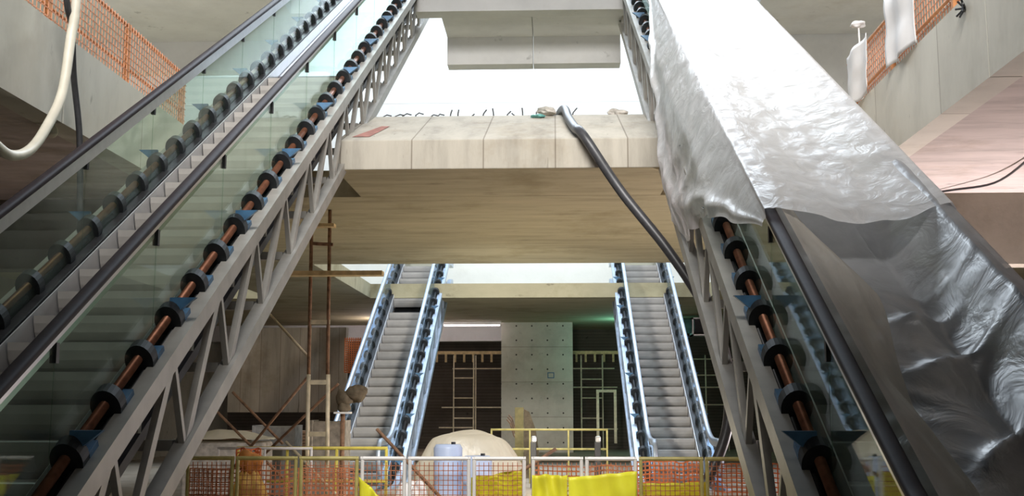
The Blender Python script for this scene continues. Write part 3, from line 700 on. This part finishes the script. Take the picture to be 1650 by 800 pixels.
# ------------------------------------------------------------------ tarpaulin heap and drums
def heap(a, c):
    t = 2 * math.pi * a; r = c
    sx = abs(math.cos(t)) ** 0.7 * math.copysign(1, math.cos(t)); sy = abs(math.sin(t)) ** 0.7 * math.copysign(1, math.sin(t))
    x = 0.74 * sx * (0.3 + 0.7 * r ** 0.55) if r > 0 else 0; x = 0.74 * sx * min(1, r * 1.6) * (1 + 0.06 * max(0, r - 0.62))
    y = 0.55 * sy * min(1, r * 1.6)
    drop = max(0, (r - 0.42) / 0.58)
    z = 1.31 - 0.10 * (min(1, r / 0.42)) ** 2 - 1.2 * drop ** 1.25 + 0.06 * wr(x * 2.2, y * 2.2, 4) + 0.09 * abs(wr(x * 2.6 + y, y * 1.8, 14)) * (0.6 + drop) + 0.07 * abs(wr(x * 1.5 - y * 2, y, 33)) - 0.05 - (0.16 * max(0, abs(x - 0.05) - 0.28))
    k = 1 + 0.09 * math.sin(t * 9) * drop - 0.05 * abs(wr(math.cos(t) * 5, math.sin(t) * 5, 9)) * (r > 0.3) + 0.05 * crease(wr(math.cos(t) * 3, math.sin(t) * 3, 2)) * drop
    return (x * k, y * k, max(0.02, z))
o = MB().grid(heap, 140, 50).build('tarpaulin_heap', M['tarp'], smooth=True, loc=(-1.25, 16.3, 0)); tag(o, 'cream tarpaulin draped over a heap of equipment behind the white barriers', 'tarpaulin')
for x, y, h, lab in ((-1.02, 14.9, 0.98, 'pale blue drum in the middle in front of the tarpaulin heap'), (-1.42, 15.1, 1.12, 'taller grey blue drum at the left front of the tarpaulin heap')):
    t = thing('drum', lab, 'drum', (x, y, 0), 'drums by the tarpaulin heap')
    pr_ = [(0.17, 0), (0.19, 0.03), (0.185, h * 0.32), (0.195, h * 0.34), (0.185, h * 0.36), (0.185, h * 0.64), (0.195, h * 0.66), (0.185, h * 0.68), (0.19, h - 0.05), (0.16, h)]
    MB().tube([(0, 0, z) for _, z in pr_], [r_ for r_, _ in pr_], 24).build('shell', M['lilac'], t, smooth=True)
    MB().tube([(0.07, 0, h), (0.07, 0, h + 0.03)], 0.03, 12).build('bung', M['black'], t)
o = MB().lump((0, 0, 0.35), (0.2, 0.16, 0.36), 4, 0.4).build('plastic_bag', M['clothwhite'], loc=(-1.85, 14.4, 0), smooth=True); tag(o, 'white plastic sack left of the drums', 'sack')
o = MB().lump((0, 0, 0.3), (0.12, 0.12, 0.42), 6, 0.3).build('plastic_bag', M['clothwhite'], loc=(-1.62, 13.5, 0), smooth=True); tag(o, 'narrow white sack right at the white barrier post', 'sack')
# two red brown poles leaning across in front of the heap
o = MB().tube([(-2.1, 13.4, 1.35), (-1.1, 13.2, 0.35)], 0.02, 8).build('leaning_pole', M['rust'], smooth=True); tag(o, 'thin brown pole slanting down to the right before the drums', 'pole')
o = MB().tube([(-1.0, 13.0, 0.5), (0.0, 13.0, 1.14)], 0.02, 8).build('leaning_pole', M['rust'], smooth=True); tag(o, 'thin brown pole slanting up to the right before the tarpaulin heap', 'pole')

# yellow orange bundle over a post
t = thing('sheet_bundle', 'yellow and orange sheeting bundled over a post behind the olive barrier', 'bundle', (-3.5, 12.95, 0))
MB().tube([(0, 0, 0), (0, 0, 0.9)], 0.03, 8).build('post', M['olive'], t)
MB().lump((0.03, 0, 0.98), (0.13, 0.1, 0.13), 3, 0.5).build('knotted_top', M['amberdark'], t, smooth=True)
def skirt(a, c):
    th = 2 * math.pi * a; r = 0.05 + 0.17 * math.sin(min(1, c * 1.6) * math.pi * 0.55) + 0.02 * math.sin(th * 6)
    return (0.03 + r * math.cos(th) * (1.0 if c < 0.55 else 0.75), 0.6 * r * math.sin(th), 0.93 - 0.8 * c)
MB().grid(skirt, 40, 20).build('hanging_sheet', M['amber'], t, smooth=True)

# clutter under the left wall
def crate(x, y, z, w, d, h, mat, label, cat, name):
    t = MB()
    t.box(-w / 2, w / 2, -d / 2, d / 2, 0, h)
    for s in (-1, 1): t.box(s * w / 2 - 0.03, s * w / 2 + 0.03, -d / 2 - 0.02, d / 2 + 0.02, 0, h + 0.02)
    o = t.build(name, M[mat], loc=(x, y, z), bevel=0.01); tag(o, label, cat); return o
crate(-5.25, 21.5, 0, 0.75, 0.6, 1.25, 'grey', 'tall grey crate under the stained concrete wall', 'crate', 'crate')
crate(-4.15, 21.0, 0, 0.6, 0.5, 1.35, 'rubble', 'dusty concrete block left of the rusty prop', 'block', 'concrete_block')
o = MB().box(-0.75, 0.75, -0.3, 0.3, 0, 1.0).build('covered_pallet', M['rubble'], loc=(-5.9, 20.5, 0), bevel=0.05); tag(o, 'dusty covered pallet behind the yellow orange bundle', 'pallet')
def cov(a, c):
    return (-0.85 + 1.7 * a, -0.4 + 0.8 * c, 0.05 + 0.14 * math.sin(math.pi * a) * math.sin(math.pi * c) + 0.04 * wr(a * 4, c * 4, 7))
o = MB().grid(cov, 24, 14).build('dust_sheet', M['tarp'], loc=(-5.9, 20.5, 1.0), smooth=True, solid=0.01); tag(o, 'pale dust sheet lying on top of the covered pallet', 'sheet')
t = thing('board_stack', 'stack of dark boards on trestles under the stained wall', 'boards', (-6.7, 25.5, 0))
for i in range(5): MB().box(-1.6 + 0.06 * i, 1.5 - 0.05 * i, -0.4, 0.4, 0.75 + 0.07 * i, 0.805 + 0.07 * i).build('board', M['rust'], t)
for x in (-1.1, 1.1): MB().box(x - 0.06, x + 0.06, -0.35, 0.35, 0, 0.75).build('trestle', M['rust'], t)

# ------------------------------------------------------------------ bollards, board, shadow shape and netting by the pier
for x, y, lab in ((-0.46, 23.2, 'black bollard with a pale cap in front of the pier'), (0.83, 23.2, 'black bollard with a pale cap in front of the right dark recess')):
    t = thing('bollard', lab, 'bollard', (x, y, 0), 'bollards by the pier')
    MB().box(-0.06, 0.06, -0.09, 0.09, 0, 0.92).build('post', M['black'], t, bevel=0.01)
    MB().box(-0.045, 0.065, -0.1, 0.08, 0.9, 1.03).build('cap', M['alu'], t, bevel=0.03)
o = MB().box(-0.1, 0.1, -0.04, 0.04, 0, 1.6).build('upright_board', M['olivedark'], loc=(-0.85, 26.5, 0)); tag(o, 'upright timber board standing in front of the pier', 'board')
pl = [(0, 0), (0.36, 0), (0.34, 0.6), (0.27, 1.1), (0.12, 1.5), (0, 1.56)]
b = MB(); n_ = len(pl)
b.add([(x, y, z) for y in (-0.025, 0.025) for x, z in pl], [tuple(range(n_)), tuple(range(2 * n_ - 1, n_ - 1, -1))] + [(i, n_ + i, n_ + (i + 1) % n_, (i + 1) % n_) for i in range(n_)])
o = b.build('shadow_shape', M['bag'], loc=(-0.74, 26.5, 0)); tag(o, 'dark curved shape standing for a shadow beside the upright timber board', 'board')  # dark cut-out painted in place of a curved shadow on the pier
for i in range(3):
    pts = [(0.09 * k + 0.02 * i, 0.02 * (i - 1), 1.3 - 0.2 * k + 0.1 * (k % 2) + 0.06 * i) for k in range(5)] + [(0.38 + 0.02 * i, 0.02 * (i - 1), 0.0)]
    o = MB().tube(pts, 0.016, 6).build('rebar_cage', M['rust'], loc=(-1.25, 29 + 0.1 * i, 0.0)); tag(o, 'rusty zigzag bar leaning at the left edge of the pier', 'rebar', 'zigzag bars at the pier')
o = MB().net((-0.22, 0, 0), (0.44, 0, 0), (0, 0, 0.95), 0.06, 0.028).build('orange_netting', M['orange'], loc=(-5.55, 31.0, 2.55)); tag(o, 'orange netting panel hanging left of the back left escalator', 'netting')
# scaffolds in the dark recesses
def recess_frame(x0, x1, zs, posts, y, label):
    t = thing('scaffold_tower', label, 'scaffold', (x0, y, 0), 'scaffolds in the dark recesses')
    for x in posts: MB().tube([(x - x0, 0, 0), (x - x0, 0, 3.55)], 0.026, 8).build('pole', M['cream'], t)
    for z, a, c in zs: MB().tube([(a - x0, 0, z), (c - x0, 0, z)], 0.024, 8).build('ledger', M['cream'], t)
recess_frame(-3.8, -2.0, ((3.05, -3.9, -2.0), (2.7, -3.85, -3.1), (1.95, -3.85, -3.1), (1.6, -4.3, -2.0), (1.2, -3.85, -3.1), (0.85, -4.4, -3.1)), (-3.85, -3.1, -3.02), 43, 'pale scaffold tower in the dark recess left of the pier')
recess_frame(0.9, 2.4, ((3.05, 0.65, 2.2), (2.65, 0.95, 1.75), (2.35, 0.65, 2.3), (1.95, 0.95, 1.75), (1.2, 0.95, 1.75), (0.8, 0.65, 2.3)), (0.95, 1.75), 43, 'pale scaffold tower in the dark recess right of the pier')
recess_frame(5.0, 7.0, ((3.4, 4.6, 6.7), (2.8, 4.6, 6.7), (2.35, 4.6, 6.7), (1.7, 4.6, 6.7)), (4.8, 5.6, 6.4), 43, 'pale scaffold tower right of the back right escalator')
t = thing('door_frame', 'pale timber door frame leaning in the right dark recess', 'door frame', (1.55, 42.2, 0.3))
for x in (-0.02, 0.62): MB().box(x - 0.05, x + 0.05, -0.04, 0.04, 0, 1.85).build('jamb', M['cream'], t)
MB().box(-0.07, 0.67, -0.04, 0.04, 1.85, 1.95).build('header', M['cream'], t)
for x0, x1, lab in ((-4.7, -2.0, 'left'), (0.65, 4.6, 'right')):
    t = thing('formwork_beam', 'pale timber formwork beam with short pegs in the %s dark recess' % lab, 'formwork', ((x0 + x1) / 2, 43.6, 3.62)); w = x1 - x0
    MB().box(-w / 2, w / 2, -0.08, 0.08, 0, 0.12).build('ledger_board', M['wood'], t)
    for i in range(int(w / 0.35)): MB().box(-w / 2 + 0.35 * i + 0.1, -w / 2 + 0.35 * i + 0.18, -0.05, 0.05, -0.3, 0.0).build('peg', M['wood'], t)
# square duct end with teal body
t = thing('air_duct', 'teal air duct with open square end right of the back right escalator', 'duct', (4.84, 38.35, 4.27))
MB().tube([(-1.2, 0, 0.05), (-0.2, 0, 0.05)], 0.26, 20).build('round_duct', M['teal'], t, smooth=True)
b = MB()
for a in (0, 1, 2, 3):
    m_ = Matrix.Rotation(a * math.pi / 2, 3, 'Y'); vs = []
    bb = MB().box(-0.30, 0.30, -0.35, 0.35, 0.25, 0.30)
    b.add([m_ @ Vector(v) for v in bb.v], bb.f)
b.build('square_end', M['alu'], t)
MB().box(-0.25, 0.25, 0.25, 0.3, -0.25, 0.25).build('inner_back', M['black'], t)
for x in (-0.9, 0.0): MB().box(x - 0.015, x + 0.015, -0.02, 0.02, 0.28, 0.38).build('hanger', M['truss'], t)

# lamps of the lower hall
t = thing('tube_lamp', 'long fluorescent tube lamp under the slab left of the pier', 'lamp', (-3.0, 40.6, 4.515))
MB().tube([(-1.0, 0, 0), (1.0, 0, 0)], 0.022, 10).build('tube', M['tube'], t)
MB().box(-1.05, 1.05, -0.05, 0.05, 0.03, 0.13).build('housing', M['white'], t)

# ------------------------------------------------------------------ light
def light(name, kind, loc, energy, col, rot=None, **kw):
    l = bpy.data.lights.new(name, kind); l.energy = energy; l.color = col
    for k, v in kw.items(): setattr(l, k, v)
    o = bpy.data.objects.new(name, l); COL.objects.link(o); o.location = loc
    if rot: o.rotation_euler = rot
    return o
def aim(o, target):
    o.rotation_euler = (Vector(target) - o.location).to_track_quat('-Z', 'Y').to_euler(); return o
aim(light('skylight_well', 'AREA', (-0.5, 29.5, 19.5), 6800, (0.80, 0.90, 1.0), shape='RECTANGLE', size=16, size_y=11), (-0.5, 31, 0))
aim(light('fill_front', 'AREA', (-0.3, 2.2, 12.6), 760, (1.0, 0.97, 0.93), shape='RECTANGLE', size=8, size_y=3, spread=R(75)), (-0.3, 16, 5.2))  # added area light, front fill for the landing face
light('hall_lamp', 'POINT', (-6.0, 39.0, 4.2), 120, (1.0, 0.85, 0.85), shadow_soft_size=0.3)
light('hall_lamp_teal', 'POINT', (2.4, 39.5, 3.9), 60, (0.3, 1.0, 0.85), shadow_soft_size=0.2)
light('fill_soffit_right', 'POINT', (6.5, 15.9, 1.0), 900, (1.0, 0.88, 0.9), shadow_soft_size=0.4)  # added lamp without fixture, brightens the right gallery soffit
light('fill_hall', 'POINT', (-0.5, 19.5, 0.9), 150, (1.0, 0.9, 0.7), shadow_soft_size=0.5)  # added unseen fill lamp for the lower hall
aim(light('fill_spot_hall', 'SPOT', (-1.2, 17.5, 2.6), 1900, (1.0, 0.95, 0.85), spot_size=R(78), spot_blend=0.7, shadow_soft_size=0.3), (-0.9, 30, 0.9))  # added unseen spot, brightens the back escalators and pier
light('fill_gallery_left', 'POINT', (-8.5, 17.5, 6.2), 300, (1.0, 0.98, 0.96), shadow_soft_size=0.4)  # added unseen lamp, brightens the upper soffit at left
light('fill_gallery_right', 'POINT', (7.5, 17.5, 6.2), 300, (1.0, 0.98, 0.96), shadow_soft_size=0.4)  # added unseen lamp, brightens the upper soffit at right

w = bpy.data.worlds.new('World'); S.world = w; w.use_nodes = True
nt = w.node_tree; nt.nodes.clear()
sky = nt.nodes.new('ShaderNodeTexSky'); sky.sky_type = 'HOSEK_WILKIE' if hasattr(sky, 'sky_type') else sky.sky_type
sky.sun_direction = (-0.2, -0.6, 0.75); sky.turbidity = 4
bg = nt.nodes.new('ShaderNodeBackground'); bg.inputs['Strength'].default_value = 0.11
ow = nt.nodes.new('ShaderNodeOutputWorld'); nt.links.new(sky.outputs[0], bg.inputs[0]); nt.links.new(bg.outputs[0], ow.inputs[0])

# ------------------------------------------------------------------ camera
cam = bpy.data.cameras.new('camera'); co_ = bpy.data.objects.new('camera', cam); COL.objects.link(co_)
cam.sensor_width = 36; cam.lens = 1830 / 1650 * 36; cam.clip_end = 200
co_.location = (0, 0, 1.6); co_.rotation_euler = (R(98), 0, R(2.2))
S.camera = co_
S.view_settings.view_transform = 'Standard'; S.view_settings.look = 'None'
S.view_settings.exposure = 0.0; S.view_settings.gamma = 1.0; S.view_settings.use_curve_mapping = False
S.cycles.use_denoising = True
S.cycles.max_bounces = 10; S.cycles.transparent_max_bounces = 24; S.cycles.diffuse_bounces = 5
S.cycles.sample_clamp_indirect = 6
